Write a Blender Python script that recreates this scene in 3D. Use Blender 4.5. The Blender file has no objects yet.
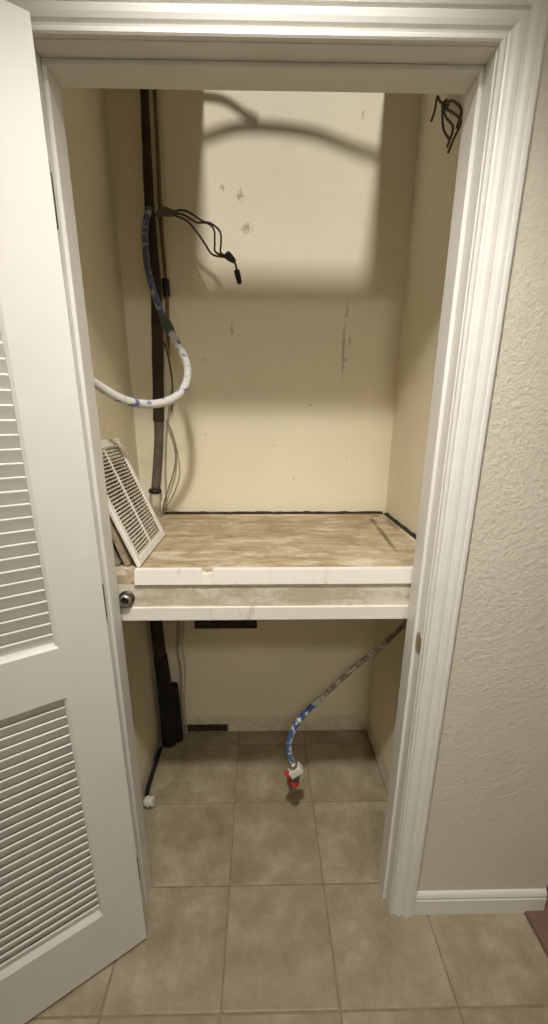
import bpy, bmesh, math, random
from mathutils import Vector, Matrix, noise as mnoise

random.seed(7)
S = bpy.context.scene
COL = S.collection
# ------------------------------------------------------------------ camera
cam_d = bpy.data.cameras.new('camera')
cam_d.sensor_fit = 'VERTICAL'; cam_d.sensor_height = 36.0; cam_d.sensor_width = 36.0
cam_d.lens = 419.62 / 1024 * 36.0
cam_d.shift_x = 5.077 / 1024; cam_d.shift_y = 35.144 / 1024
cam_d.clip_start = 0.02
cam = bpy.data.objects.new('camera', cam_d); COL.objects.link(cam)
cam.location = (0, 0, 1.47)
cam.rotation_euler = (Matrix.Rotation(math.radians(-1.0847), 3, 'Z') @ Matrix.Rotation(math.radians(90 - 17.4053), 3, 'X') @ Matrix.Rotation(math.radians(0.1033), 3, 'Z')).to_euler()
S.camera = cam
# ------------------------------------------------------------------ view, world, sun
S.view_settings.view_transform = 'Standard'; S.view_settings.look = 'None'
S.view_settings.gamma = 1.0; S.view_settings.use_curve_mapping = False
S.view_settings.exposure = 0.1
FILL = 77.0                                  # unseen dome further back, added for frontal fill
SPOT = 112.0                                   # tilted recessed downlight in front of the closet
LAMP_COL = (1.0, 0.955, 0.885)
w = bpy.data.worlds.new('world'); S.world = w; w.use_nodes = True
w.node_tree.nodes['Background'].inputs[0].default_value = (0.55, 0.6, 0.7, 1)
w.node_tree.nodes['Background'].inputs[1].default_value = 0.15
sun_d = bpy.data.lights.new('daylight', 'SUN'); sun_d.energy = 2.4; sun_d.angle = math.radians(7)
sun_d.color = (1.0, 0.965, 0.92)
sun = bpy.data.objects.new('daylight', sun_d); COL.objects.link(sun)
sun.location = (0.2, 0.0, 5.0)
SM = 1.2                                      # how steeply daylight drops towards the back wall
sun.rotation_euler = Vector((-0.05, 1 / SM, -1.0)).to_track_quat('-Z', 'Y').to_euler()

# ------------------------------------------------------------------ dimensions (metres)
D0, D1, DB = 0.900, 0.9895, 1.686             # front wall face, its closet side, closet back wall
XL, XR = -0.372, 0.391                        # jamb faces
WL, WR = -0.484, 0.512                       # closet side walls
ZH, ZC, ZK = 2.049, 2.57, 2.48                # head jamb, hallway ceiling, closet ceiling
HX0, HX1, HY0 = -1.45, 2.0, -1.7              # hallway
WE = 0.872                                    # where the wall beside the closet ends
ZS = 1.0894                                   # platform top

# ------------------------------------------------------------------ materials
def new_mat(name):
    m = bpy.data.materials.new(name); m.use_nodes = True
    nt = m.node_tree
    return m, nt, nt.nodes['Principled BSDF']
def N(nt, t, **kw):
    n = nt.nodes.new(t)
    for k, v in kw.items(): setattr(n, k, v)
    return n
def math_n(nt, op, a, b=None, clamp=False):
    n = N(nt, 'ShaderNodeMath', operation=op, use_clamp=clamp)
    for i, v in enumerate((a, b)):
        if v is None: continue
        if isinstance(v, (int, float)): n.inputs[i].default_value = v
        else: nt.links.new(v, n.inputs[i])
    return n.outputs[0]
def pos(nt, scale=(1, 1, 1), obj=False):
    if obj: src = N(nt, 'ShaderNodeTexCoord').outputs['Object']
    else: src = N(nt, 'ShaderNodeNewGeometry').outputs['Position']
    mp = N(nt, 'ShaderNodeMapping'); mp.inputs['Scale'].default_value = scale
    nt.links.new(src, mp.inputs['Vector'])
    return mp.outputs['Vector']
def noise(nt, vec, scale, detail=4, rough=0.55):
    n = N(nt, 'ShaderNodeTexNoise'); n.inputs['Scale'].default_value = scale
    n.inputs['Detail'].default_value = detail; n.inputs['Roughness'].default_value = rough
    nt.links.new(vec, n.inputs['Vector'])
    return n.outputs['Fac']
def ramp(nt, fac, stops):
    r = N(nt, 'ShaderNodeValToRGB')
    els = r.color_ramp.elements
    while len(els) < len(stops): els.new(0.5)
    for e, (p, c) in zip(els, stops):
        e.position = p; e.color = (c[0], c[1], c[2], 1) if not isinstance(c, (int, float)) else (c, c, c, 1)
    nt.links.new(fac, r.inputs[0])
    return r.outputs['Color']
def mix(nt, fac, a, b):
    n = N(nt, 'ShaderNodeMix', data_type='RGBA')
    if isinstance(fac, (int, float)): n.inputs[0].default_value = fac
    else: nt.links.new(fac, n.inputs[0])
    for i, v in ((6, a), (7, b)):
        if isinstance(v, tuple): n.inputs[i].default_value = (v[0], v[1], v[2], 1)
        else: nt.links.new(v, n.inputs[i])
    return n.outputs[2]
def bump(nt, bsdf, h, strength, dist):
    b = N(nt, 'ShaderNodeBump'); b.inputs['Strength'].default_value = strength
    b.inputs['Distance'].default_value = dist
    nt.links.new(h, b.inputs['Height']); nt.links.new(b.outputs[0], bsdf.inputs['Normal'])
def plain(name, col, rough=0.5, metal=0.0, var=0.12, vs=30, bs=0.0, bd=0.001, obj=True):
    """single colour with a little mottling and fine relief"""
    m, nt, b = new_mat(name)
    v = pos(nt, obj=obj)
    f = noise(nt, v, vs)
    dark = tuple(c * (1 - var) for c in col); lite = tuple(min(1, c * (1 + var)) for c in col)
    nt.links.new(ramp(nt, f, [(0.3, dark), (0.7, lite)]), b.inputs['Base Color'])
    b.inputs['Roughness'].default_value = rough; b.inputs['Metallic'].default_value = metal
    if bs: bump(nt, b, noise(nt, v, vs * 6, 3), bs, bd)
    return m
def blob_mask(nt, p, spots, edge=40.0, wobble=0.5, use=('X', 'Z')):
    """soft irregular patches at given places on a wall: list of (a, b, ra, rb)"""
    sep = N(nt, 'ShaderNodeSeparateXYZ'); nt.links.new(p, sep.inputs[0])
    nz = noise(nt, p, edge, 5, 0.7)
    tot = None
    for a, bb, ra, rb in spots:
        u = math_n(nt, 'DIVIDE', math_n(nt, 'SUBTRACT', sep.outputs[use[0]], a), ra)
        v = math_n(nt, 'DIVIDE', math_n(nt, 'SUBTRACT', sep.outputs[use[1]], bb), rb)
        d = math_n(nt, 'SQRT', math_n(nt, 'ADD', math_n(nt, 'MULTIPLY', u, u), math_n(nt, 'MULTIPLY', v, v)))
        k = math_n(nt, 'SUBTRACT', 1.0, d, True)
        tot = k if tot is None else math_n(nt, 'MAXIMUM', tot, k)
    g = math_n(nt, 'SUBTRACT', math_n(nt, 'ADD', tot, math_n(nt, 'MULTIPLY', math_n(nt, 'SUBTRACT', nz, 0.5), wobble * 4)), 0.45)
    on = math_n(nt, 'GREATER_THAN', tot, 0.001)
    return math_n(nt, 'MULTIPLY', math_n(nt, 'MULTIPLY', g, 3.0, True), on)

def wall_mat(name, base, tex, spots=None, scuffs=True, strength=0.55, rough=0.75, band=False, grime=(0.30, 0.26, 0.19)):
    m, nt, b = new_mat(name)
    p = pos(nt)
    big = noise(nt, p, 2.2, 3)
    col = ramp(nt, big, [(0.25, tuple(c * 0.93 for c in base)), (0.75, tuple(min(1, c * 1.04) for c in base))])
    if scuffs:
        s = noise(nt, p, 38, 6, 0.75)
        s2 = noise(nt, p, 3.1, 2)
        k = math_n(nt, 'MULTIPLY', math_n(nt, 'MULTIPLY', math_n(nt, 'SUBTRACT', s, 0.69), 9.0, True), math_n(nt, 'MULTIPLY', math_n(nt, 'SUBTRACT', s2, 0.45), 4, True))
        col = mix(nt, math_n(nt, 'MULTIPLY', k, 0.55), col, grime)
    if band:                                  # bare rough strip where an old baseboard was
        sep = N(nt, 'ShaderNodeSeparateXYZ'); nt.links.new(p, sep.inputs[0])
        e = math_n(nt, 'ADD', sep.outputs['Z'], math_n(nt, 'MULTIPLY', noise(nt, p, 16, 4), 0.03))
        k = math_n(nt, 'LESS_THAN', e, 0.105)
        k = math_n(nt, 'MULTIPLY', k, math_n(nt, 'MULTIPLY', math_n(nt, 'SUBTRACT', noise(nt, p, 30, 5, 0.7), 0.38), 4, True))
        col = mix(nt, math_n(nt, 'MULTIPLY', k, 0.30), col, (0.34, 0.28, 0.19))
    if spots:
        col = mix(nt, math_n(nt, 'MULTIPLY', blob_mask(nt, p, spots, 105, 0.62), 0.55), col, (0.20, 0.17, 0.12))
    nt.links.new(col, b.inputs['Base Color'])
    b.inputs['Roughness'].default_value = rough
    vo = math_n(nt, 'ADD', math_n(nt, 'MULTIPLY', noise(nt, p, tex, 2, 0.5), 0.65), math_n(nt, 'MULTIPLY', noise(nt, p, tex * 2.1, 2, 0.5), 0.35))
    hgt = ramp(nt, vo, [(0.40, 0.0), (0.72, 1.0)])
    bump(nt, b, hgt, strength, 0.0022)
    return m

M = {}
M['trim'] = plain('trim_paint', (0.76, 0.745, 0.705), 0.38, var=0.03, vs=12, bs=0.12, bd=0.0006, obj=False)
M['door'] = plain('door_paint', (0.67, 0.655, 0.61), 0.42, var=0.025, vs=9, bs=0.10, bd=0.0005, obj=False)
M['wall_hall'] = wall_mat('orange_peel_wall', (0.66, 0.62, 0.515), 85, scuffs=False, strength=0.62)
M['wall_closet'] = wall_mat('closet_wall', (0.90, 0.825, 0.625), 75, strength=0.16, band=True,
    spots=[(-.067, 2.171, .022, .03), (-.045, 2.078, .035, .028), (-.126, 2.192, .012, .02), (.311, 1.832, .007, .05),
           (.327, 1.734, .008, .03), (.316, 1.667, .012, .022), (-.205, 1.665, .011, .012), (-.103, 1.765, .010, .05),
           (.188, 1.509, .010, .008), (.305, 1.70, .010, .19), (-.215, 1.40, .008, .008), (.05, 1.36, .008, .006), (.33, 2.387, .006, .02), (.34, 1.31, .006, .006), (.13, 1.23, .006, .006)])
M['wall_side'] = wall_mat('closet_side_wall', (0.87, 0.795, 0.61), 75, strength=0.5, band=True)
M['ceiling'] = wall_mat('ceiling_paint', (0.76, 0.74, 0.69), 70, scuffs=False, strength=0.5)

def tile_mat():
    m, nt, b = new_mat('beige_floor_tile')
    p = pos(nt)
    oi = N(nt, 'ShaderNodeObjectInfo')
    add = N(nt, 'ShaderNodeVectorMath', operation='ADD'); nt.links.new(p, add.inputs[0])
    sc = N(nt, 'ShaderNodeVectorMath', operation='SCALE'); sc.inputs[0].default_value = (9, 7, 5)
    nt.links.new(oi.outputs['Random'], sc.inputs['Scale']); nt.links.new(sc.outputs[0], add.inputs[1])
    v = add.outputs[0]
    cloud = noise(nt, v, 8.5, 7, 0.64)
    fine = noise(nt, v, 55, 4, 0.7)
    f = math_n(nt, 'ADD', math_n(nt, 'MULTIPLY', cloud, 0.8), math_n(nt, 'MULTIPLY', fine, 0.2))
    col = ramp(nt, f, [(0.34, (0.245, 0.195, 0.118)), (0.50, (0.335, 0.280, 0.182)), (0.66, (0.45, 0.392, 0.275))])
    tint = math_n(nt, 'MULTIPLY', math_n(nt, 'SUBTRACT', oi.outputs['Random'], 0.5), 0.25)
    col = mix(nt, math_n(nt, 'ADD', tint, 0.13), col, (0.37, 0.312, 0.225))
    nt.links.new(col, b.inputs['Base Color'])
    b.inputs['Roughness'].default_value = 0.42
    bump(nt, b, math_n(nt, 'ADD', fine, cloud), 0.18, 0.0015)
    return m
M['tile'] = tile_mat()
M['grout'] = plain('grout', (0.27, 0.215, 0.145), 0.9, var=0.2, vs=25, obj=False)

def carpet_mat():
    m, nt, b = new_mat('brown_carpet')
    p = pos(nt)
    f = noise(nt, p, 160, 4, 0.7)
    nt.links.new(ramp(nt, f, [(0.3, (0.15, 0.085, 0.06)), (0.7, (0.27, 0.165, 0.125))]), b.inputs['Base Color'])
    b.inputs['Roughness'].default_value = 1.0
    bump(nt, b, f, 0.8, 0.004)
    return m
M['carpet'] = carpet_mat()

def plywood_mat():
    m, nt, b = new_mat('stained_plywood')
    p = pos(nt)
    grain = noise(nt, pos(nt, (2.2, 9, 9)), 2.6, 7, 0.66)
    fine = noise(nt, pos(nt, (5, 60, 60)), 4.0, 4, 0.6)
    f = math_n(nt, 'ADD', math_n(nt, 'MULTIPLY', grain, 0.75), math_n(nt, 'MULTIPLY', fine, 0.25))
    col = ramp(nt, f, [(0.32, (0.25, 0.180, 0.095)), (0.50, (0.42, 0.325, 0.195)), (0.68, (0.60, 0.495, 0.335))])
    wash = noise(nt, pos(nt, (1.0, 2.2, 1)), 6.5, 7, 0.70)          # whitish dried water marks
    col = mix(nt, math_n(nt, 'MULTIPLY', math_n(nt, 'MULTIPLY', math_n(nt, 'SUBTRACT', wash, 0.50), 8.0, True), 0.62), col, (0.76, 0.68, 0.54))
    blot = noise(nt, pos(nt, (1.1, 1.8, 1)), 8, 6, 0.72)
    col = mix(nt, math_n(nt, 'MULTIPLY', math_n(nt, 'MULTIPLY', math_n(nt, 'SUBTRACT', blot, 0.53), 6.0, True), 0.68), col, (0.20, 0.138, 0.072))
    sep = N(nt, 'ShaderNodeSeparateXYZ'); nt.links.new(p, sep.inputs[0])
    cmb = N(nt, 'ShaderNodeCombineXYZ')
    nt.links.new(math_n(nt, 'SUBTRACT', sep.outputs['X'], math_n(nt, 'MULTIPLY', sep.outputs['Y'], 0.073)), cmb.inputs[0])
    nt.links.new(sep.outputs['Y'], cmb.inputs[1])
    st = blob_mask(nt, cmb.outputs[0], [(.3115, 1.34, .020, .42), (.3115, 1.54, .026, .12)], 30, 0.07, ('X', 'Y'))
    col = mix(nt, math_n(nt, 'MULTIPLY', st, 0.85), col, (0.12, 0.095, 0.062))
    edge = blob_mask(nt, p, [(0.05, 1.64, .45, .05), (.49, 1.35, .02, .40)], 30, 0.4, ('X', 'Y'))
    col = mix(nt, math_n(nt, 'MULTIPLY', edge, 0.6), col, (0.74, 0.67, 0.54))
    crd = blob_mask(nt, p, [(.485, 1.50, .035, .20), (.45, 1.63, .05, .045)], 45, 0.45, ('X', 'Y'))
    col = mix(nt, math_n(nt, 'MULTIPLY', crd, 0.6), col, (0.12, 0.085, 0.05))
    kn = blob_mask(nt, p, [(-.272, 1.305, .030, .014), (-.245, 1.275, .035, .008)], 20, 0.15, ('X', 'Y'))
    col = mix(nt, math_n(nt, 'MULTIPLY', kn, 0.75), col, (0.17, 0.09, 0.045))
    nt.links.new(col, b.inputs['Base Color']); b.inputs['Roughness'].default_value = 0.7
    bump(nt, b, f, 0.3, 0.002)
    return m
M['plywood'] = plywood_mat()

def worn_white(name, base, grime, amount, thr=0.56, streak=(3, 3, 14)):
    m, nt, b = new_mat(name)
    p = pos(nt, streak)
    a = noise(nt, p, 2.5, 6, 0.7); c = noise(nt, pos(nt), 60, 5, 0.7)
    k = math_n(nt, 'MULTIPLY', math_n(nt, 'SUBTRACT', math_n(nt, 'ADD', math_n(nt, 'MULTIPLY', a, 0.75), math_n(nt, 'MULTIPLY', c, 0.25)), thr - 0.03), 9.0, True)
    col = mix(nt, math_n(nt, 'MULTIPLY', k, amount), base, grime)
    nt.links.new(col, b.inputs['Base Color']); b.inputs['Roughness'].default_value = 0.5
    bump(nt, b, c, 0.15, 0.001)
    return m
M['board'] = worn_white('worn_white_board', (0.80, 0.765, 0.69), (0.40, 0.33, 0.22), 0.55, 0.60, (14, 3, 3))
M['apron'] = worn_white('dirty_apron', (0.70, 0.645, 0.53), (0.42, 0.345, 0.23), 0.7, 0.50, (2, 3, 9))
M['rawwood'] = worn_white('raw_wood', (0.50, 0.40, 0.26), (0.62, 0.55, 0.43), 0.8, 0.50)
M['foam'] = plain('brown_pipe_insulation', (0.034, 0.020, 0.010), 0.85, var=0.35, vs=26, bs=0.3)
M['foam_grey'] = plain('grey_pipe_insulation', (0.12, 0.10, 0.075), 0.9, var=0.3, vs=30, bs=0.3)
M['black'] = plain('black_foam', (0.008, 0.007, 0.006), 0.9, var=0.3, vs=30, bs=0.3)
M['tape'] = plain('black_tape', (0.008, 0.008, 0.009), 0.45)
M['copper'] = plain('aged_copper', (0.20, 0.115, 0.05), 0.5, 0.35, var=0.3, vs=20)
M['putty'] = plain('beige_putty', (0.62, 0.56, 0.44), 0.8, bs=0.3)
M['wire_dark'] = plain('dark_wire', (0.07, 0.06, 0.045), 0.5)
M['wire_grey'] = plain('grey_wire', (0.26, 0.24, 0.20), 0.5)
M['wire_tan'] = plain('tan_wire', (0.42, 0.37, 0.26), 0.6)
M['wire_white'] = plain('white_wire', (0.60, 0.57, 0.47), 0.5)
M['wire_brown'] = plain('brown_wire', (0.10, 0.072, 0.045), 0.6)
M['sheath'] = plain('grey_cable_sheath', (0.13, 0.13, 0.11), 0.6)
M['nut_blue'] = plain('blue_wire_nut', (0.018, 0.035, 0.06), 0.4)
M['nut_black'] = plain('black_wire_nut', (0.015, 0.015, 0.017), 0.4)
M['coupling'] = plain('green_hose_coupling', (0.05, 0.085, 0.055), 0.5, var=0.45, vs=40)
M['metal'] = plain('dull_metal', (0.42, 0.39, 0.33), 0.35, 0.9, var=0.2)
M['metal_dark'] = plain('tarnished_metal', (0.13, 0.115, 0.09), 0.4, 0.8, var=0.35, vs=60)
M['brass'] = plain('satin_nickel', (0.52, 0.455, 0.33), 0.35, 0.75, var=0.08)
M['red'] = plain('red_plastic', (0.42, 0.035, 0.025), 0.45)
M['pvc'] = plain('white_pvc', (0.74, 0.71, 0.64), 0.35, var=0.05)
M['grille'] = plain('white_grille_enamel', (0.76, 0.735, 0.66), 0.4, var=0.06)
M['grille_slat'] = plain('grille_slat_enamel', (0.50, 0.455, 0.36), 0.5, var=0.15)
M['lumpy_black'] = plain('rough_black', (0.022, 0.016, 0.010), 0.9, var=0.5, vs=80, bs=0.5)
M['filter'] = plain('grey_filter_media', (0.34, 0.29, 0.21), 0.9, var=0.4, vs=60)
M['cardboard'] = plain('brown_cardboard_edge', (0.36, 0.28, 0.19), 0.85, var=0.3, vs=40)
M['dark_wood'] = plain('dark_rotten_wood', (0.050, 0.030, 0.016), 0.85, var=0.5, vs=50, bs=0.4)
M['sheet'] = plain('duct_sheet_metal', (0.4, 0.4, 0.4), 0.4, 0.8)

def hose_mat(name, a, b_, thr, scale=34):
    """painted hose: base colour with flakes of another colour"""
    m, nt, b = new_mat(name)
    p = pos(nt, obj=True)
    f = noise(nt, p, scale, 4, 0.6)
    k = math_n(nt, 'MULTIPLY', math_n(nt, 'SUBTRACT', f, thr), 18, True)
    nt.links.new(mix(nt, k, a, b_), b.inputs['Base Color'])
    b.inputs['Roughness'].default_value = 0.4
    bump(nt, b, f, 0.2, 0.001)
    return m
M['hose_blue'] = hose_mat('blue_hose_paint', (0.085, 0.105, 0.19), (0.40, 0.41, 0.42), 0.53, 34)
M['hose_white'] = hose_mat('white_hose_paint', (0.66, 0.65, 0.62), (0.13, 0.15, 0.36), 0.535, 38)
M['hose_low'] = hose_mat('blue_hose_lower', (0.045, 0.095, 0.30), (0.66, 0.64, 0.58), 0.50, 34)
M['hose_tan'] = hose_mat('tan_hose_upper', (0.27, 0.235, 0.17), (0.62, 0.58, 0.47), 0.53, 36)
lm, lnt, lb = new_mat('fill_dome_glow')
lb.inputs['Base Color'].default_value = (0.9, 0.88, 0.82, 1)
lb.inputs['Emission Color'].default_value = (*LAMP_COL, 1); lb.inputs['Emission Strength'].default_value = FILL
M['fill_dome'] = lm

# ------------------------------------------------------------------ mesh helpers
def link(name, bm, mat, parent=None, smooth=False, loc=None):
    me = bpy.data.meshes.new(name)
    bm.normal_update(); bm.to_mesh(me); bm.free()
    if mat is not None: me.materials.append(M[mat] if isinstance(mat, str) else mat)
    if smooth:
        for p in me.polygons: p.use_smooth = True
    o = bpy.data.objects.new(name, me); COL.objects.link(o)
    if loc: o.location = loc
    if parent: o.parent = parent
    return o
def link_me(name, me, parent, loc=(0, 0, 0), rot=None):
    o = bpy.data.objects.new(name, me); COL.objects.link(o); o.parent = parent; o.location = loc
    if rot: o.rotation_euler = rot
    return o
def empty(name, loc=(0, 0, 0), rz=0):
    o = bpy.data.objects.new(name, None); COL.objects.link(o)
    o.empty_display_size = 0.1; o.location = loc; o.rotation_euler = (0, 0, rz)
    return o
def tag(o, label=None, cat=None, group=None, kind=None):
    if label: o['label'] = label
    if cat: o['category'] = cat
    if group: o['group'] = group
    if kind: o['kind'] = kind
    return o
def box(bm, x0, x1, y0, y1, z0, z1, bev=0.0, seg=2):
    r = bmesh.ops.create_cube(bm, size=1.0)
    vs = r['verts']
    for v in vs:
        v.co = Vector(((x0 + x1) / 2 + v.co.x * (x1 - x0), (y0 + y1) / 2 + v.co.y * (y1 - y0), (z0 + z1) / 2 + v.co.z * (z1 - z0)))
    if bev:
        es = list({e for v in vs for e in v.link_edges})
        bmesh.ops.bevel(bm, geom=es, offset=bev, segments=seg, affect='EDGES', profile=0.6)
    return bm
def B(*a, **k): return box(bmesh.new(), *a, **k)
def smooth_path(pts, n=8):
    pts = [Vector(p) for p in pts]
    q = [pts[0] * 2 - pts[1]] + pts + [pts[-1] * 2 - pts[-2]]
    out = []
    for i in range(1, len(q) - 2):
        for k in range(n):
            t = k / n
            a, b, c, d = q[i - 1], q[i], q[i + 1], q[i + 2]
            out.append(0.5 * ((2 * b) + (c - a) * t + (2 * a - 5 * b + 4 * c - d) * t * t + (3 * b - a - 3 * c + d) * t ** 3))
    out.append(pts[-1])
    return out
def tube(bm, pts, r, seg=12, n=8, rfun=None, raw=False):
    path = [Vector(p) for p in pts] if raw else smooth_path(pts, n)
    tg = [(path[min(i + 1, len(path) - 1)] - path[max(i - 1, 0)]).normalized() for i in range(len(path))]
    up = Vector((0, 0, 1)) if abs(tg[0].z) < 0.9 else Vector((1, 0, 0))
    nx = tg[0].cross(up).normalized()
    rings = []
    for i, (p, t) in enumerate(zip(path, tg)):
        nx = (nx - t * nx.dot(t)).normalized(); ny = t.cross(nx)
        rr = r * (rfun(i / (len(path) - 1)) if rfun else 1)
        rings.append([bm.verts.new(p + (nx * math.cos(2 * math.pi * k / seg) + ny * math.sin(2 * math.pi * k / seg)) * rr) for k in range(seg)])
    for a, b in zip(rings, rings[1:]):
        for k in range(seg):
            bm.faces.new((a[k], a[(k + 1) % seg], b[(k + 1) % seg], b[k]))
    bm.faces.new(rings[0][::-1]); bm.faces.new(rings[-1])
    return bm
def T(*a, **k): return tube(bmesh.new(), *a, **k)
def lathe(prof, seg=24, axis='Z', origin=(0, 0, 0), aim=None):
    """prof: (radius, height) pairs; a closed solid of revolution along +Z, aimed along `aim`"""
    bm = bmesh.new(); rings = []
    for r, z in prof:
        rings.append([bm.verts.new((r * math.cos(2 * math.pi * k / seg), r * math.sin(2 * math.pi * k / seg), z)) for k in range(seg)])
    for a, b in zip(rings, rings[1:]):
        for k in range(seg): bm.faces.new((a[k], a[(k + 1) % seg], b[(k + 1) % seg], b[k]))
    bm.faces.new(rings[0][::-1]); bm.faces.new(rings[-1])
    mt = Matrix.Translation(origin)
    if aim is not None: mt = mt @ Vector(aim).to_track_quat('Z', 'Y').to_matrix().to_4x4()
    bm.transform(mt)
    return bm
def prism(profile, mapf):
    """closed profile (list of 2-tuples) swept between two ends; mapf(u, v, end) -> co"""
    bm = bmesh.new()
    a = [bm.verts.new(mapf(u, v, 0)) for u, v in profile]
    b = [bm.verts.new(mapf(u, v, 1)) for u, v in profile]
    n = len(profile)
    for i in range(n): bm.faces.new((a[i], a[(i + 1) % n], b[(i + 1) % n], b[i]))
    bm.faces.new(a[::-1]); bm.faces.new(b)
    bmesh.ops.recalc_face_normals(bm, faces=bm.faces)
    return bm
def struct(o, label, cat=None):
    o['kind'] = 'structure'; o['label'] = label
    if cat: o['category'] = cat
    return o

# ================================================================== THE SETTING
# ---- floor: grout bed and single tiles
floor = link('floor', B(HX0, HX1, HY0, 1.78, -0.06, -0.0025), 'grout')
struct(floor, 'beige ceramic tile floor with thin darker grout lines', 'floor')
TS, TX, TY, GR, CARP = 0.3087, -0.1087, 0.6741, 0.0026, 0.808
tile_cache = {}
def tile(x0, x1, y0, y1):
    w_, d_ = round(x1 - x0, 4), round(y1 - y0, 4)
    if w_ < 0.012 or d_ < 0.012: return
    if (w_, d_) not in tile_cache:
        bm = B(-w_ / 2, w_ / 2, -d_ / 2, d_ / 2, -0.006, 0.0, bev=0.0022, seg=2)
        me = bpy.data.meshes.new('tile'); bm.normal_update(); bm.to_mesh(me); bm.free(); me.materials.append(M['tile'])
        tile_cache[(w_, d_)] = me
    o = link_me('tile', tile_cache[(w_, d_)], floor, ((x0 + x1) / 2, (y0 + y1) / 2, 0))
    o.rotation_euler = (random.uniform(-.0012, .0012), random.uniform(-.0012, .0012), 0)
for j in range(-8, 5):
    for i in range(-5, 4):
        x0, x1 = TX + i * TS + GR, TX + (i + 1) * TS - GR
        y0, y1 = TY + j * TS + GR, TY + (j + 1) * TS - GR
        if j >= 1 and i == -1: x0 = WL + .002
        if j >= 1 and i < -1: continue
        if j >= 1: lo, hi, ylo, yhi = WL + .002, WR - .002, D1, DB - .004
        else: lo, hi, ylo, yhi = HX0 + .003, CARP, HY0 + .003, 9
        x0, x1, y0, y1 = max(x0, lo), min(x1, hi), max(y0, ylo - (.05 if j == 1 else 0)), min(y1, yhi)
        if x1 > x0 and y1 > y0: tile(x0, x1, y0, y1)
cp = link('carpet', B(CARP + .004, HX1 - .002, HY0 + .002, 1.76, -0.0022, 0.009, bev=0.003), 'carpet')
tag(cp, 'reddish brown carpet starting beyond the tiles right of the baseboard', 'carpet', kind='stuff')

# ---- walls
bm = bmesh.new()
OZ = ZH + 0.019
box(bm, HX0, XL - 0.019, D0, D1, 0, ZC); box(bm, XR + 0.019, WE, D0, D1, 0, ZC); box(bm, XL - 0.019, XR + 0.019, D0, D1, OZ, ZC)
struct(link('wall_front', bm, 'wall_hall'), 'cream orange peel textured wall around the closet opening', 'wall')
struct(link('wall_back', B(WL - .08, WR + .08, DB, DB + .08, 0, ZC), 'wall_closet'), 'scuffed cream back wall inside the closet', 'wall')
struct(link('wall_left', B(WL - .08, WL, D1, DB, 0, ZC), 'wall_side'), 'cream left side wall inside the closet', 'wall')
struct(link('wall_right', B(WR, WR + .08, D1, DB, 0, ZC), 'wall_side'), 'cream right side wall inside the closet', 'wall')
struct(link('wall_return', B(WE - .1, WE, D1, 1.78, 0, ZC), 'wall_hall'), 'end of the textured wall turning the corner by the carpet', 'wall')
struct(link('wall_far', B(WE, HX1, 1.78, 1.86, 0, ZC), 'wall_hall'), 'textured wall beyond the carpet', 'wall')
struct(link('wall_hall_left', B(HX0 - .08, HX0, HY0, D1, 0, ZC), 'wall_hall'), 'textured hallway wall left of the louvered door', 'wall')
struct(link('wall_hall_right', B(HX1, HX1 + .08, HY0, 1.86, 0, ZC), 'wall_hall'), 'textured room wall right of the carpet', 'wall')
struct(link('wall_rear', B(HX0 - .08, HX1 + .08, HY0 - .08, HY0, 0, ZC), 'wall_hall'), 'textured hallway wall facing the closet', 'wall')
# ---- ceilings; the closet ceiling keeps the square hole of the old air duct
struct(link('ceiling_hall', B(HX0 - .08, HX1 + .08, HY0 - .08, D1, ZC, ZC + .06), 'ceiling'), 'white textured hallway ceiling', 'ceiling')
struct(link('ceiling_beyond', B(WR + .08, HX1 + .08, D1, 1.86, ZC, ZC + .06), 'ceiling'), 'white textured ceiling over the carpet', 'ceiling')
HA, HB, HF, HK = -0.173, 0.396, DB - 0.555 / SM, DB - 0.012
bm = bmesh.new()
for a in ((WL - .08, HA, D1, DB + .08), (HB, WR + .08, D1, DB + .08), (HA, HB, D1, HF), (HA, HB, HK, DB + .08)):
    box(bm, *a, ZK, ZK + 0.012)
ceil = struct(link('ceiling', bm, 'ceiling'), 'closet ceiling with an open duct hole above the shelf', 'ceiling')
def up(path, r):
    link('shadow_strap', T(path, r, seg=10), 'wire_dark', ceil, True)  # unseen strap above the hole, shaped to cast arc shadows on the back wall
up([(-.30, 1.50, 2.506), (-.167, 1.533, 2.506), (-.071, 1.554, 2.506), (.025, 1.557, 2.506), (.122, 1.551, 2.506), (.203, 1.541, 2.506), (.304, 1.516, 2.506), (.399, 1.495, 2.506), (.47, 1.47, 2.506)], 0.012)
up([(-.29, 1.63, 2.503), (-.168, 1.622, 2.503), (-.105, 1.614, 2.503), (-.041, 1.588, 2.503), (.0, 1.575, 2.503)], 0.009)

# ---- door frame: jambs, head, stops, strike plate
fr = struct(empty('trim_1', ((XL + XR) / 2, D0, 0)), 'white painted door frame lining the closet opening', 'door frame')
def fpart(name, bm, mat):
    bm.transform(Matrix.Translation((-(XL + XR) / 2, -D0, 0)))
    return link(name, bm, mat, fr)
JF = D0 - 0.001
fpart('jamb', B(XL - .019, XL, JF, D1, 0, ZH, bev=.0012), 'trim')
jr = fpart('jamb', B(XR, XR + .019, JF, D1, 0, ZH, bev=.0012), 'trim')
fpart('head_jamb', B(XL - .019, XR + .019, JF, D1, ZH, ZH + .019, bev=.0012), 'trim')
ST, SD0, SD1 = 0.009, 0.934, D1
fpart('door_stop', B(XL, XL + ST, SD0, SD1, 0, ZH - ST, bev=.0025), 'trim')
fpart('door_stop', B(XR - ST, XR, SD0, SD1, 0, ZH - ST, bev=.0025), 'trim')
fpart('door_stop', B(XL, XR, SD0, SD1, ZH - ST, ZH, bev=.0025), 'trim')
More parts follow.
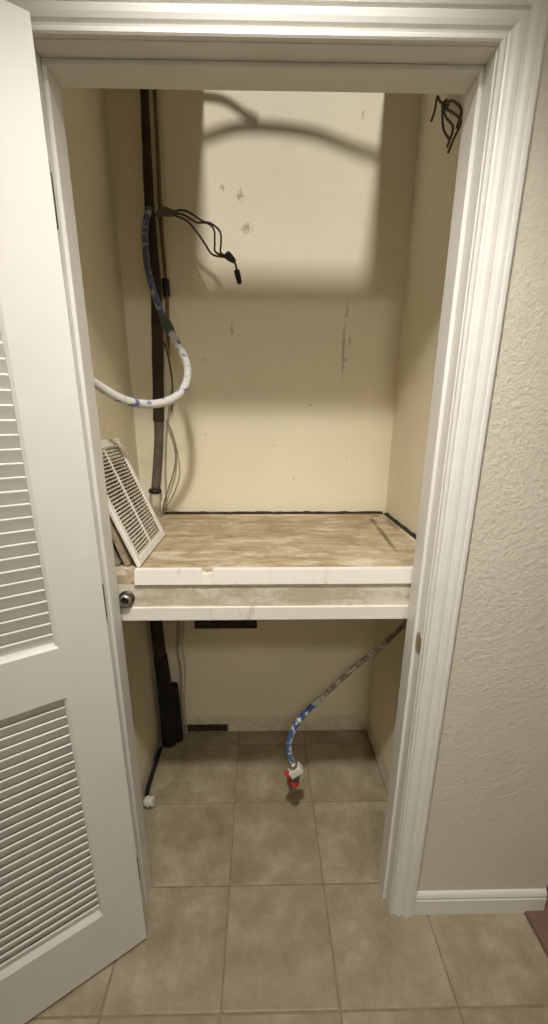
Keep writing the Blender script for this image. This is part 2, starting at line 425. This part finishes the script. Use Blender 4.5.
# rounded strike plate with a lip
bm = bmesh.new()
pts = []
for k in range(24):
    a = 2 * math.pi * k / 24
    pts.append((0.0170 * math.copysign(abs(math.cos(a)) ** 0.7, math.cos(a)), 0.029 * math.copysign(abs(math.sin(a)) ** 0.75, math.sin(a))))
a_ = [bm.verts.new((XR + .0005, 0.9195 + u, 0.931 + v)) for u, v in pts]
b_ = [bm.verts.new((XR - .0015, 0.9195 + u * .96, 0.931 + v * .97)) for u, v in pts]
c_ = [bm.verts.new((XR - .0030, 0.9195 + u * .55, 0.931 + v * .55)) for u, v in pts]
d_ = [bm.verts.new((XR - .0012, 0.9195 + u * .35, 0.931 + v * .35)) for u, v in pts]
for p, q in ((a_, b_), (b_, c_), (c_, d_)):
    for k in range(24): bm.faces.new((p[k], p[(k + 1) % 24], q[(k + 1) % 24], q[k]))
bm.faces.new(a_[::-1]); bm.faces.new(d_)
bmesh.ops.recalc_face_normals(bm, faces=bm.faces)
fpart('strike_plate', bm, 'brass')['label'] = 'rounded metal strike plate on the right jamb'

# ---- moulded casing, mitred
CP = [(0, 0), (0, .0100), (.0025, .0125), (.0065, .0125), (.0090, .0080), (.0120, .0065), (.0150, .0080), (.0185, .0125), (.0250, .0150),
      (.0330, .0152), (.0355, .0115), (.0385, .0110), (.0410, .0155), (.0480, .0180), (.0540, .0182), (.0560, .0155), (.0585, .0155),
      (.0605, .0188), (.0655, .0188), (.0690, .0165), (.0700, .0130), (.070, 0)]
IL, IR, IT = XL - .002, XR + .002, ZH + .002
cs = struct(empty('trim_2', ((IL + IR) / 2, D0, 0)), 'white moulded casing framing the closet opening', 'casing')
def cpart(name, f):
    bm = prism(CP, f); bm.transform(Matrix.Translation((-(IL + IR) / 2, -D0, 0)))
    return link(name, bm, 'trim', cs)
cpart('casing_leg', lambda u, t, e: (IL - u, D0 - t, (0.0, IT + u)[e]))
cpart('casing_leg', lambda u, t, e: (IR + u, D0 - t, (0.0, IT + u)[e]))
cpart('casing_head', lambda u, t, e: ((IL - u, IR + u)[e], D0 - t, IT + u))
# ---- baseboard right of the casing
BP = [(0, 0), (.0, .0125), (.058, .0125), (.062, .0100), (.065, .0105), (.070, .0115), (.078, .0090), (.083, .0060), (.086, .0020), (.086, 0)]
bb = prism(BP, lambda u, t, e: ((IR + .0702, WE - .003)[e], D0 - t, u))
struct(link('baseboard_right', bb, 'trim'), 'white baseboard right of the closet casing', 'baseboard')

# ---- louvered door, swung wide open
DW, DT, DZ0, DZ1 = 0.750, 0.035, 0.013, 2.039
ang = math.radians(-145.7)
door = struct(empty('door_1', (-.3395, .8352, 0), ang), 'white louvered closet door standing open at the left', 'door')
# local x = along the width from the hinge edge, local y = into the thickness (0 = face in view)
# local axes: x = (-.82,-.573), y = (.573,-.82) points to the camera, so the leaf lies at y in [-DT, 0]
SW = 0.100
P_LO, P_HI = (0.203, 0.886), (1.007, 1.925)
for x0 in (0, DW - SW): link('stile', B(x0, x0 + SW, -DT, 0, DZ0, DZ1, bev=0), 'door', door)
for z0, z1 in ((DZ0, P_LO[0]), (P_LO[1], P_HI[0]), (P_HI[1], DZ1)):
    link('rail', B(SW, DW - SW, -DT, 0, z0, z1), 'door', door)
def bead(z0, z1, name='panel_bead'):
    """sloped moulding around a louver opening, both faces"""
    bm = bmesh.new()
    w_, d_ = 0.0065, 0.006
    o4 = [(SW, z0), (DW - SW, z0), (DW - SW, z1), (SW, z1)]
    i4 = [(SW + w_, z0 + w_), (DW - SW - w_, z0 + w_), (DW - SW - w_, z1 - w_), (SW + w_, z1 - w_)]
    rings = [[bm.verts.new((x, y, z)) for x, z in r] for r, y in ((o4, -.0006), (i4, -d_), (i4, -DT + d_), (o4, -DT + .0006))]
    for p, q in zip(rings, rings[1:]):
        for k in range(4): bm.faces.new((p[k], p[(k + 1) % 4], q[(k + 1) % 4], q[k]))
    bmesh.ops.recalc_face_normals(bm, faces=bm.faces)
    return link(name, bm, 'door', door)
for z0, z1 in (P_LO, P_HI): bead(z0, z1)
# one slat mesh, shared: front edge high, back edge low
def slat_mesh():
    L0, hw, th = DW - 2 * SW - 0.010, 0.0160, 0.0026
    prof = []
    for k in range(7):
        a = -math.pi / 2 + math.pi * k / 6
        prof.append((hw - th + th * math.cos(a), th * math.sin(a)))
    for k in range(7):
        a = math.pi / 2 + math.pi * k / 6
        prof.append((-hw + th + th * math.cos(a), th * math.sin(a)))
    ca, sa = math.cos(math.radians(69)), math.sin(math.radians(69))
    bm = prism(prof, lambda u, v, e: ((-L0 / 2, L0 / 2)[e], u * ca - v * sa, u * sa + v * ca))
    me = bpy.data.meshes.new('slat'); bm.normal_update(); bm.to_mesh(me); bm.free(); me.materials.append(M['door'])
    return me
sm = slat_mesh()
for z0, z1 in (P_LO, P_HI):
    z = z0 + 0.016
    while z < z1 - 0.012:
        link_me('slat', sm, door, (DW / 2, -0.0175, z)); z += 0.0250
def hinge(z):
    h = link('hinge', lathe([(0.0045, 0), (0.0055, .002), (0.0055, .080), (0.0045, .082)], 12, origin=(-.006, -DT - .004, z)), 'metal_dark', door, False)
    bm = B(-.0022, -.0002, -DT, -.004, z, z + .082)
    link('hinge_leaf', bm, 'metal_dark', h)
for z in (0.20, 1.03, 1.78): hinge(z)

# ================================================================== THE PLATFORM
sh = tag(empty('equipment_shelf', (0, 1.33, ZS)), 'worn platform shelf with stained plywood top and white front boards', 'shelf')
def spart(name, bm, mat, par=None):
    bm.transform(Matrix.Translation((0, -1.33, -ZS)))
    return link(name, bm, mat, par or sh)
# plywood with a notch at the back left for the pipes
bm = bmesh.new()
oc = [(-.478, 1.0252), (.497, 1.0252), (.497, 1.660), (-.392, 1.660), (-.392, 1.590), (-.478, 1.590)]
lo = [bm.verts.new((x, y, ZS - .019)) for x, y in oc]; hi = [bm.verts.new((x, y, ZS)) for x, y in oc]
for k in range(6): bm.faces.new((lo[k], lo[(k + 1) % 6], hi[(k + 1) % 6], hi[k]))
bm.faces.new(lo[::-1]); bm.faces.new(hi)
spart('plywood_top', bm, 'plywood')
# front edge board with a chipped notch in its upper edge
bm = bmesh.new()
xs = [-.326, -.156, -.152, -.142, -.130, -.124, .506]; zt = [1.092, 1.092, 1.082, 1.0795, 1.082, 1.092, 1.092]
f0 = [bm.verts.new((x, 1.012, z)) for x, z in zip(xs, zt)]; b0 = [bm.verts.new((x, 1.0308, z)) for x, z in zip(xs, zt)]
f1 = [bm.verts.new((x, 1.006, 1.054)) for x in xs]; b1 = [bm.verts.new((x, 1.025, 1.054)) for x in xs]
for k in range(6):
    bm.faces.new((f1[k], f1[k + 1], f0[k + 1], f0[k])); bm.faces.new((b0[k], b0[k + 1], b1[k + 1], b1[k]))
    bm.faces.new((f0[k], f0[k + 1], b0[k + 1], b0[k])); bm.faces.new((b1[k], b1[k + 1], f1[k + 1], f1[k]))
bm.faces.new((f1[0], f0[0], b0[0], b1[0])); bm.faces.new((f0[-1], f1[-1], b1[-1], b0[-1]))
bmesh.ops.recalc_face_normals(bm, faces=bm.faces)
spart('edge_board', bm, 'board')
spart('apron_board', B(-.478, .506, 1.0135, 1.0245, .9895, 1.0535, bev=.0008), 'apron')
spart('bottom_board', B(-.3685, .506, 1.006, 1.0245, .952, .989, bev=.0015), 'board')
spart('underside_board', B(-.478, .497, 1.0445, 1.585, .954, .967), 'rawwood')
# splintered raw end left of the edge board
bm = bmesh.new()
r = bmesh.ops.create_grid(bm, x_segments=10, y_segments=5, size=0.5)
for v in bm.verts:
    x = -.351 + v.co.x * .046; z = 1.0755 + v.co.y * .042
    k = mnoise.noise(Vector((x * 60, z * 60, 0)))
    v.co = (x, 1.011 + .004 * k + .004 * abs(v.co.y), z + (.004 * k if v.co.y > .4 else 0))
ret = bmesh.ops.extrude_face_region(bm, geom=list(bm.faces))
for e in ret['geom']:
    if isinstance(e, bmesh.types.BMVert): e.co.y = 1.0248
bmesh.ops.recalc_face_normals(bm, faces=bm.faces)
spart('end_block', bm, 'rawwood')['label'] = 'splintered raw wood end of the front board'
# lumpy black strips filling the gaps along the walls
def lumpy_strip(a, b, w_):
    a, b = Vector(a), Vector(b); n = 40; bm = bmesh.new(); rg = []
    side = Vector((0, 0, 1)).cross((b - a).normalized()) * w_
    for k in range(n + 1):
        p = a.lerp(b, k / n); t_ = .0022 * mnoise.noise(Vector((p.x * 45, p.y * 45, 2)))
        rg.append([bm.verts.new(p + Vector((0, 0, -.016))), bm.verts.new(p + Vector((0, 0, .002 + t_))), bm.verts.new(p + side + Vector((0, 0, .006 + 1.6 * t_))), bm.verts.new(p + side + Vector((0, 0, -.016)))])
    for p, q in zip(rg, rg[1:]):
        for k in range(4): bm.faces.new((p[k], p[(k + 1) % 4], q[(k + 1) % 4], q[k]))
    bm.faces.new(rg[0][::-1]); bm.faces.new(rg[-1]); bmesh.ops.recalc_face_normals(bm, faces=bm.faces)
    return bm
spart('gap_strip', lumpy_strip((-.391, 1.661, ZS), (.497, 1.661, ZS), .0215), 'lumpy_black')['label'] = 'lumpy black strip in the gap along the back wall'
spart('gap_strip', lumpy_strip((.4975, 1.661, ZS), (.4975, 1.06, ZS), .0125), 'lumpy_black')['label'] = 'lumpy black strip in the gap along the right wall'

# pipe stub through the apron
pf = tag(empty('pipe_fitting', (-.351, 1.0135, 1.015)), 'round metal pipe fitting poking out of the shelf apron at left', 'pipe fitting')
link('collar_nut', lathe([(.0205, 0), (.0205, .004), (.0175, .006), (.0175, .011), (.015, .012)], 24, aim=(0, -1, 0)), 'metal_dark', pf)
bm = lathe([(.0135, .002), (.0135, .014), (.0155, .015), (.0155, .022), (.0140, .0235), (.0105, .0235), (.0100, .012)], 24, aim=(0, -1, 0))
link('pipe_end', bm, 'metal', pf)
link('bore', lathe([(.0099, .0115), (.0099, .0130)], 20, aim=(0, -1, 0)), 'tape', pf)

# ================================================================== GRILLE AND FILTERS LEANING AT THE LEFT
LB, LT_ = Vector((-.3145, 0, ZS + .004)), Vector((-.438, 0, 1.405))
gl = (LT_ - LB).length; tilt = math.atan2(-(LT_.x - LB.x), LT_.z - LB.z)
gr = tag(empty('vent_grille', (LB.x, 1.037, LB.z)), 'white louvered air return grille leaning at left on the plywood shelf', 'grille')
gr.rotation_euler = (0, -tilt, 0)
GW, GT, GB = 0.303, 0.010, 0.021            # local: y along the bottom edge, z up the slope, x = out of the face
bm = bmesh.new()
o4 = [(0, 0), (GW, 0), (GW, gl), (0, gl)]; i4 = [(GB, GB), (GW - GB, GB), (GW - GB, gl - GB), (GB, gl - GB)]
ii = [(y + (.004 if y < .1 else -.004), z + (.004 if z < .1 else -.004)) for y, z in i4]
oo = [(y + (.003 if y < .1 else -.003), z + (.003 if z < .1 else -.003)) for y, z in o4]
rings = [[bm.verts.new((x, y, z)) for y, z in r] for r, x in ((o4, -GT), (o4, -.003), (oo, 0), (i4, 0), (ii, -.004), (ii, -GT))]
for p, q in zip(rings, rings[1:] + rings[:1]):
    for k in range(4): bm.faces.new((p[k], p[(k + 1) % 4], q[(k + 1) % 4], q[k]))
bmesh.ops.recalc_face_normals(bm, faces=bm.faces)
link('grille_frame', bm, 'grille', gr)
link('divider_bar', B(-.009, -.001, GW / 2 - .0035, GW / 2 + .0035, GB + .0042, gl - GB - .0042), 'grille', gr)
sp = [(-.0060, -.0006), (.0060, -.0006), (.0060, .0006), (-.0060, .0006)]
ca, sa = math.cos(math.radians(38)), math.sin(math.radians(38))
bm = prism(sp, lambda u, v, e: (u * ca - v * sa - .0068, (GB + .0045, GW - GB - .0045)[e], -u * sa + v * ca))
gme = bpy.data.meshes.new('slat'); bm.normal_update(); bm.to_mesh(gme); bm.free(); gme.materials.append(M['grille_slat'])
ns = 29
for k in range(ns): link_me('slat', gme, gr, (0, 0, GB + .008 + (gl - 2 * GB - .016) * k / (ns - 1)))
# things leaning behind the grille, all resting on the shelf
def lean(name, label, cat, xb, yb, yl, h, th, tl, mats):
    e = tag(empty(name, (xb, yb, ZS + .001 + th * math.sin(tl))), label, cat)
    e.rotation_euler = (0, -tl, 0)
    bm = bmesh.new()
    f = 0.018
    for a in ((0, f, 0, h), (yl - f, yl, 0, h), (f, yl - f, 0, f), (f, yl - f, h - f, h)):
        box(bm, -th, 0, a[0], a[1], a[2], a[3])
    link('frame', bm, mats[0], e)
    # pleated media
    bm = bmesh.new(); n = 24
    fr_ = [bm.verts.new((-.3 * th if k % 2 else -.7 * th, f + (yl - 2 * f) * k / n, f)) for k in range(n + 1)]
    to = [bm.verts.new((v.co.x, v.co.y, h - f)) for v in fr_]
    for k in range(n): bm.faces.new((fr_[k], fr_[k + 1], to[k + 1], to[k]))
    link('pleated_media', bm, mats[1], e)
    return e
lean('air_filter', 'brown edged flat air filter tucked right behind the leaning grille', 'air filter', -.345, 1.046, .27, .26, .014, math.radians(19), ('cardboard', 'filter'))
lean('air_filter', 'thin dirty air filter leaning closest to the closet left wall', 'air filter', -.374, 1.050, .26, .24, .014, math.radians(17), ('filter', 'filter'))

# ================================================================== PIPES AND HOSES, UPPER LEFT
ip = tag(empty('insulated_pipe', (-0.348, 1.648, 1.129)), 'thick dark brown insulated pipe running down the back left corner', 'pipe')
def rel(o, bm):
    bm.transform(Matrix.Translation(-Vector(o.location))); return bm
PB = [(-0.350, 1.648, 2.478), (-0.352, 1.648, 2.423), (-0.357, 1.648, 2.270), (-0.361, 1.648, 2.097), (-0.358, 1.646, 1.880), (-0.365, 1.643, 1.723), (-0.377, 1.643, 1.524), (-0.382, 1.645, 1.449)]
link('insulation', rel(ip, T(PB, .0165, seg=16, rfun=lambda t: .80 + .42 * max(0, min(1, t * 2.2 - .45)) + .03 * math.sin(t * 60))), 'foam', ip, True)
link('grey_sleeve', rel(ip, T([(-0.381, 1.645, 1.469), (-0.385, 1.646, 1.403), (-0.397, 1.648, 1.311), (-0.415, 1.650, 1.195)], .0165, seg=16)), 'foam_grey', ip, True)
link('end_collar', rel(ip, lathe([(.018, 0), (.025, .004), (.025, .014), (.018, .020)], 18, origin=(-0.417, 1.650, 1.177))), 'tape', ip, True)
link('beige_stub', rel(ip, T([(-0.417, 1.650, 1.179), (-0.418, 1.650, 1.128), (-0.419, 1.649, 1.047)], .018, seg=16)), 'putty', ip, True)
cu = tag(empty('copper_pipe', (-0.332, 1.664, 1.771)), 'thin brown copper pipe beside the thick insulated pipe', 'pipe')
link('tube', rel(cu, T([(-0.323, 1.667, 2.479), (-0.324, 1.666, 2.433), (-0.326, 1.666, 2.279), (-0.331, 1.667, 2.104), (-0.328, 1.669, 1.944), (-0.329, 1.670, 1.822), (-0.335, 1.671, 1.679)], .0065, seg=12)), 'copper', cu, True)
link('tape_wrap', rel(cu, T([(-0.328, 1.667, 1.919), (-0.327, 1.667, 1.868)], .0125, seg=16, raw=True)), 'tape', cu, True)

fh = tag(empty('flexible_hose', (-0.351, 1.607, 2.088)), 'blue and white painted hose looping from the pipes to the left wall', 'hose')
HA_ = [(-0.355, 1.613, 2.103), (-0.365, 1.596, 2.057), (-0.369, 1.586, 2.007), (-0.364, 1.567, 1.931), (-0.346, 1.550, 1.855), (-0.320, 1.526, 1.788), (-0.305, 1.514, 1.755)]
link('blue_section', rel(fh, T(HA_, .0105, seg=16)), 'hose_blue', fh, True)
link('green_coupling', rel(fh, T([(-0.313, 1.521, 1.771), (-0.301, 1.512, 1.746), (-0.284, 1.498, 1.717)], .0155, seg=16, rfun=lambda t: .85 + .25 * math.sin(math.pi * t))), 'coupling', fh, True)
HBP = [(-0.287, 1.500, 1.724), (-0.258, 1.445, 1.680), (-0.230, 1.395, 1.637), (-0.217, 1.355, 1.594), (-0.225, 1.320, 1.547), (-0.251, 1.290, 1.518), (-0.285, 1.260, 1.503), (-0.324, 1.225, 1.500), (-0.366, 1.180, 1.511), (-0.407, 1.130, 1.542), (-0.440, 1.085, 1.575), (-0.4835, 1.045, 1.615)]
link('white_section', rel(fh, T(HBP, .0115, seg=16)), 'hose_white', fh, True)

wb = tag(empty('wire_bundle', (-0.323, 1.648, 2.099)), 'dark wires with wire nuts hanging from a grey cable on the back wall', 'wires')
link('cable_sheath', rel(wb, T([(-0.341, 1.648, 2.094), (-0.325, 1.640, 2.104), (-0.309, 1.636, 2.103), (-0.286, 1.627, 2.096), (-0.269, 1.621, 2.095)], .011, seg=12, rfun=lambda t: .45 + .75 * math.sin(math.pi * min(1, t * 1.05)))), 'sheath', wb, True)
W1 = [(-0.278, 1.622, 2.099), (-0.248, 1.617, 2.100), (-0.218, 1.607, 2.086), (-0.183, 1.596, 2.063), (-0.154, 1.591, 2.054), (-0.128, 1.586, 2.031), (-0.126, 1.586, 2.003), (-0.127, 1.586, 1.973), (-0.099, 1.586, 1.962)]
W2 = [(-0.278, 1.622, 2.094), (-0.245, 1.617, 2.087), (-0.206, 1.607, 2.064), (-0.170, 1.596, 2.058), (-0.148, 1.591, 2.038), (-0.146, 1.586, 2.003), (-0.144, 1.586, 1.975), (-0.102, 1.586, 1.962)]
W3 = [(-0.279, 1.622, 2.089), (-0.237, 1.617, 2.071), (-0.205, 1.607, 2.037), (-0.179, 1.596, 2.001), (-0.157, 1.591, 1.971), (-0.124, 1.586, 1.962), (-0.096, 1.586, 1.959)]
for W in (W1, W2, W3): link('wire', rel(wb, T(W, .0032, seg=8)), 'wire_dark', wb, True)
link('wire_nut', rel(wb, lathe([(.006, 0), (.012, .004), (.0125, .014), (.010, .026), (.007, .036), (.004, .038)], 10, origin=(-0.112, 1.586, 1.971), aim=(.78, 0, -.60))), 'nut_blue', wb, False)['label'] = 'blue wire nut'
link('wire', rel(wb, T([(-0.085, 1.586, 1.952), (-0.080, 1.586, 1.939), (-0.077, 1.586, 1.924)], .0035, seg=8)), 'wire_dark', wb, True)
link('wire_nut', rel(wb, lathe([(.006, 0), (.0095, .002), (.010, .020), (.0085, .036), (.006, .042)], 10, origin=(-0.078, 1.586, 1.926), aim=(.25, 0, -.97))), 'nut_black', wb, False)['label'] = 'black wire nut at the end'

def cable(label, pts, r, mat, cat='cable', seg=8):
    p0 = Vector(pts[0])
    bm = T(pts, r, seg=seg); bm.transform(Matrix.Translation(-p0))
    return tag(link('thin_cable', bm, mat, None, True, p0), label, cat)
cable('thin tan cable hanging straight beside the brown pipe above the shelf', [(-0.338, 1.654, 1.734), (-0.331, 1.659, 1.661), (-0.325, 1.661, 1.594), (-0.341, 1.666, 1.507), (-0.360, 1.669, 1.417), (-0.372, 1.672, 1.312), (-0.378, 1.672, 1.226), (-0.383, 1.672, 1.104)], .0034, 'wire_tan')
cable('grey cable loop hanging beside the pipe just above the shelf', [(-0.357, 1.659, 1.453), (-0.336, 1.648, 1.410), (-0.324, 1.643, 1.344), (-0.336, 1.643, 1.269), (-0.366, 1.648, 1.190), (-0.390, 1.659, 1.129), (-0.396, 1.664, 1.078)], .0030, 'wire_grey')
cable('pale cable loop bulging widest above the shelf back corner', [(-0.346, 1.682, 1.418), (-0.328, 1.682, 1.343), (-0.323, 1.682, 1.248), (-0.353, 1.682, 1.167), (-0.384, 1.682, 1.118), (-0.391, 1.682, 1.102)], .0024, 'wire_tan')
cable('short brown wire hanging beside the painted hose coupling', [(-0.344, 1.656, 1.720), (-0.335, 1.650, 1.689), (-0.328, 1.648, 1.638), (-0.323, 1.648, 1.577), (-0.328, 1.652, 1.515), (-0.336, 1.659, 1.485)], .0026, 'wire_brown')

# wires poking from the right wall near the top
dw = tag(empty('loose_wires', (0.511, 1.441, 2.278)), 'tangle of dark brown wires poking from the right wall at top', 'wires')
for pts in ([(0.511, 1.451, 2.296), (0.497, 1.441, 2.278), (0.494, 1.420, 2.256), (0.493, 1.389, 2.222), (0.495, 1.338, 2.174), (0.485, 1.338, 2.134)],
            [(0.511, 1.441, 2.273), (0.495, 1.420, 2.260), (0.498, 1.369, 2.223), (0.496, 1.306, 2.177), (0.500, 1.306, 2.163), (0.490, 1.317, 2.136), (0.483, 1.322, 2.114)],
            [(0.511, 1.462, 2.294), (0.494, 1.451, 2.290), (0.481, 1.441, 2.295), (0.478, 1.441, 2.266), (0.471, 1.441, 2.242)],
            [(0.511, 1.431, 2.272), (0.498, 1.410, 2.266), (0.501, 1.369, 2.245), (0.511, 1.338, 2.210), (0.497, 1.317, 2.163)],
            [(0.511, 1.441, 2.283), (0.496, 1.431, 2.268), (0.484, 1.400, 2.246), (0.481, 1.369, 2.189), (0.487, 1.338, 2.152)]):
    link('wire', rel(dw, T(pts, .0030, seg=8)), 'wire_brown', dw, True)

# ================================================================== BELOW THE SHELF
bp = tag(empty('black_pipe_bundle', (-0.441, 1.617, -0.001)), 'black insulated pipe bundle in the corner under the shelf', 'pipe')
link('upper_insulation', rel(bp, T([(-0.441, 1.630, 1.037), (-0.446, 1.625, 0.804), (-0.449, 1.621, 0.631), (-0.446, 1.619, 0.495), (-0.442, 1.619, 0.421)], .026, seg=16)), 'foam', bp, True)
link('lower_insulation', rel(bp, T([(-0.444, 1.619, 0.471), (-0.439, 1.619, 0.343), (-0.434, 1.619, 0.156), (-0.436, 1.619, 0.001)], .034, seg=16, rfun=lambda t: .86 + .2 * t)), 'black', bp, True)
link('side_pipe', rel(bp, T([(-0.405, 1.643, 0.300), (-0.401, 1.643, 0.199), (-0.399, 1.640, 0.099), (-0.396, 1.636, 0.001)], .022, seg=14)), 'black', bp, True)
cable('pale cable hanging nearest the black pipes under the shelf', [(-0.361, 1.661, 0.946), (-0.365, 1.664, 0.609), (-0.379, 1.664, 0.470), (-0.371, 1.664, 0.367), (-0.377, 1.667, 0.206), (-0.376, 1.669, 0.065), (-0.375, 1.669, 0.004)], .0062, 'wire_tan')
cable('white cable hanging furthest from the black pipes under the shelf', [(-0.334, 1.664, 0.946), (-0.339, 1.667, 0.609), (-0.355, 1.667, 0.495), (-0.351, 1.667, 0.367), (-0.363, 1.669, 0.206), (-0.364, 1.671, 0.082), (-0.362, 1.671, 0.004)], .0042, 'wire_white')
bm = B(-.298, -.021, 1.674, 1.6855, .5665, .60, bev=.001)
tag(link('dark_cleat', bm, 'dark_wood'), 'dark wooden cleat on the back wall just under the shelf', 'wood strip')
# charred looking strip low on the wall
bm = bmesh.new(); n = 14
rg = []
for k in range(n + 1):
    x = -.378 + .212 * k / n; t_ = .004 * mnoise.noise(Vector((x * 40, 3, 1)))
    rg.append([bm.verts.new((x, y, z)) for y, z in ((1.670, .016 + t_), (1.670, .043 + t_ * 1.5), (1.685, .045), (1.685, .014))])
for p, q in zip(rg, rg[1:]):
    for k in range(4): bm.faces.new((p[k], p[(k + 1) % 4], q[(k + 1) % 4], q[k]))
bm.faces.new(rg[0][::-1]); bm.faces.new(rg[-1]); bmesh.ops.recalc_face_normals(bm, faces=bm.faces)
tag(link('dark_wood_strip', bm, 'dark_wood'), 'dark rotten wood strip low on the back wall near the floor', 'wood strip')

dp = tag(empty('drain_pipe', (-0.459, 1.306, 0.008)), 'white capped drain stub at the end of a dark tube on the tiles', 'drain pipe')
link('dark_tube', rel(dp, T([(-0.466, 1.576, 0.010), (-0.468, 1.462, 0.013), (-0.468, 1.369, 0.016), (-0.464, 1.317, 0.021)], .0085, seg=10)), 'black', dp, True)
link('cap', rel(dp, lathe([(.004, 0), (.011, .002), (.016, .006), (.0200, .012), (.0212, .024), (.0165, .026), (.0165, .032), (.0195, .033), (.0195, .041), (.0120, .042)], 24, origin=(-0.466, 1.284, 0.0215), aim=(.98, -.12, 0.10))), 'pvc', dp)

hh = tag(empty('drain_hose', (0.511, 1.306, 0.796)), 'hanging blue hose with white flecks and a red handled valve', 'hose')
link('upper_hose', rel(hh, T([(0.511, 1.306, 0.794), (0.430, 1.291, 0.712), (0.329, 1.281, 0.624), (0.242, 1.270, 0.537), (0.187, 1.267, 0.480)], .0085, seg=14)), 'hose_tan', hh, True)
link('lower_hose', rel(hh, T([(0.207, 1.268, 0.501), (0.173, 1.265, 0.466), (0.129, 1.255, 0.415), (0.104, 1.244, 0.362), (0.097, 1.234, 0.310), (0.112, 1.224, 0.252)], .0105, seg=14)), 'hose_low', hh, True)
dirv = Vector((.45, -.12, -.88)).normalized()
vc = Vector((0.122, 1.220, 0.230))
link('hose_nut', rel(hh, lathe([(.013, 0), (.017, .003), (.017, .018), (.013, .021)], 6, origin=Vector((0.110, 1.224, 0.261)), aim=dirv)), 'metal', hh)
bm = bmesh.new()
box(bm, -.027, .027, -.017, .017, -.015, .015, bev=.006)
bm.transform(Matrix.Translation(vc) @ Matrix.Rotation(math.radians(-38), 4, 'Y'))
vb = link('valve_body', rel(hh, bm), 'pvc', hh)
link('outlet', rel(hh, lathe([(.012, 0), (.012, .020), (.015, .021), (.015, .034), (.010, .035)], 16, origin=vc + Vector((.006, -.002, -.010)), aim=(-.25, -.05, -.95))), 'metal_dark', vb)
link('valve_handle', rel(hh, lathe([(.004, 0), (.009, .002), (.0145, .008), (.0145, .018), (.008, .022)], 12, origin=vc + Vector((-.016, -.004, -.006)), aim=(-.85, -.1, -.5))), 'red', vb)['label'] = 'red side handle'
link('valve_cap', rel(hh, lathe([(.016, 0), (.0175, .004), (.0175, .014), (.012, .024), (.006, .028)], 12, origin=vc + Vector((-.002, -.004, -.042)), aim=(-.15, -.1, -.95))), 'red', vb)['label'] = 'red end cap'

# ================================================================== HALLWAY CEILING: ADDED FILL DOME, DOWNLIGHT
cl = tag(empty('fill_dome_light', (.10, -1.20, ZC)), 'added round dome fill light, out of view on the hallway ceiling', 'ceiling light')
link('base_plate', lathe([(.165, -.012), (.17, -.008), (.17, -.0005)], 32), 'metal', cl, False)
prof = [(.14 * math.cos(a), -.012 - .060 * math.sin(a)) for a in [math.pi / 2 * k / 10 for k in range(10)]] + [(.004, -.072)]
link('glass_dome', lathe(prof[::-1], 32), 'fill_dome', cl, True)
LA = Vector((-.03, .20, 2.545))
dl = tag(empty('downlight', (LA.x, LA.y, ZC)), 'small tilted downlight on the hallway ceiling just before the closet', 'ceiling light')
bm = bmesh.new(); rr = [(.062, -.0005), (.085, -.0005), (.085, -.010), (.080, -.014), (.072, -.014), (.062, -.004)]
rg = [[bm.verts.new((r_ * math.cos(2 * math.pi * k / 32), r_ * math.sin(2 * math.pi * k / 32), z_)) for k in range(32)] for r_, z_ in rr]
for p, q in zip(rg, rg[1:] + rg[:1]):
    for k in range(32): bm.faces.new((p[k], p[(k + 1) % 32], q[(k + 1) % 32], q[k]))
bmesh.ops.recalc_face_normals(bm, faces=bm.faces)
link('trim_ring', bm, 'trim', dl)
sd = bpy.data.lights.new('downlight_bulb', 'SPOT'); sd.energy = SPOT; sd.color = LAMP_COL
sd.spot_size = math.radians(78); sd.spot_blend = 1.0; sd.shadow_soft_size = 0.05
so = bpy.data.objects.new('downlight_bulb', sd); COL.objects.link(so); so.location = LA
so.rotation_euler = (Vector((.08, 1.30, .52)) - LA).to_track_quat('-Z', 'Y').to_euler()
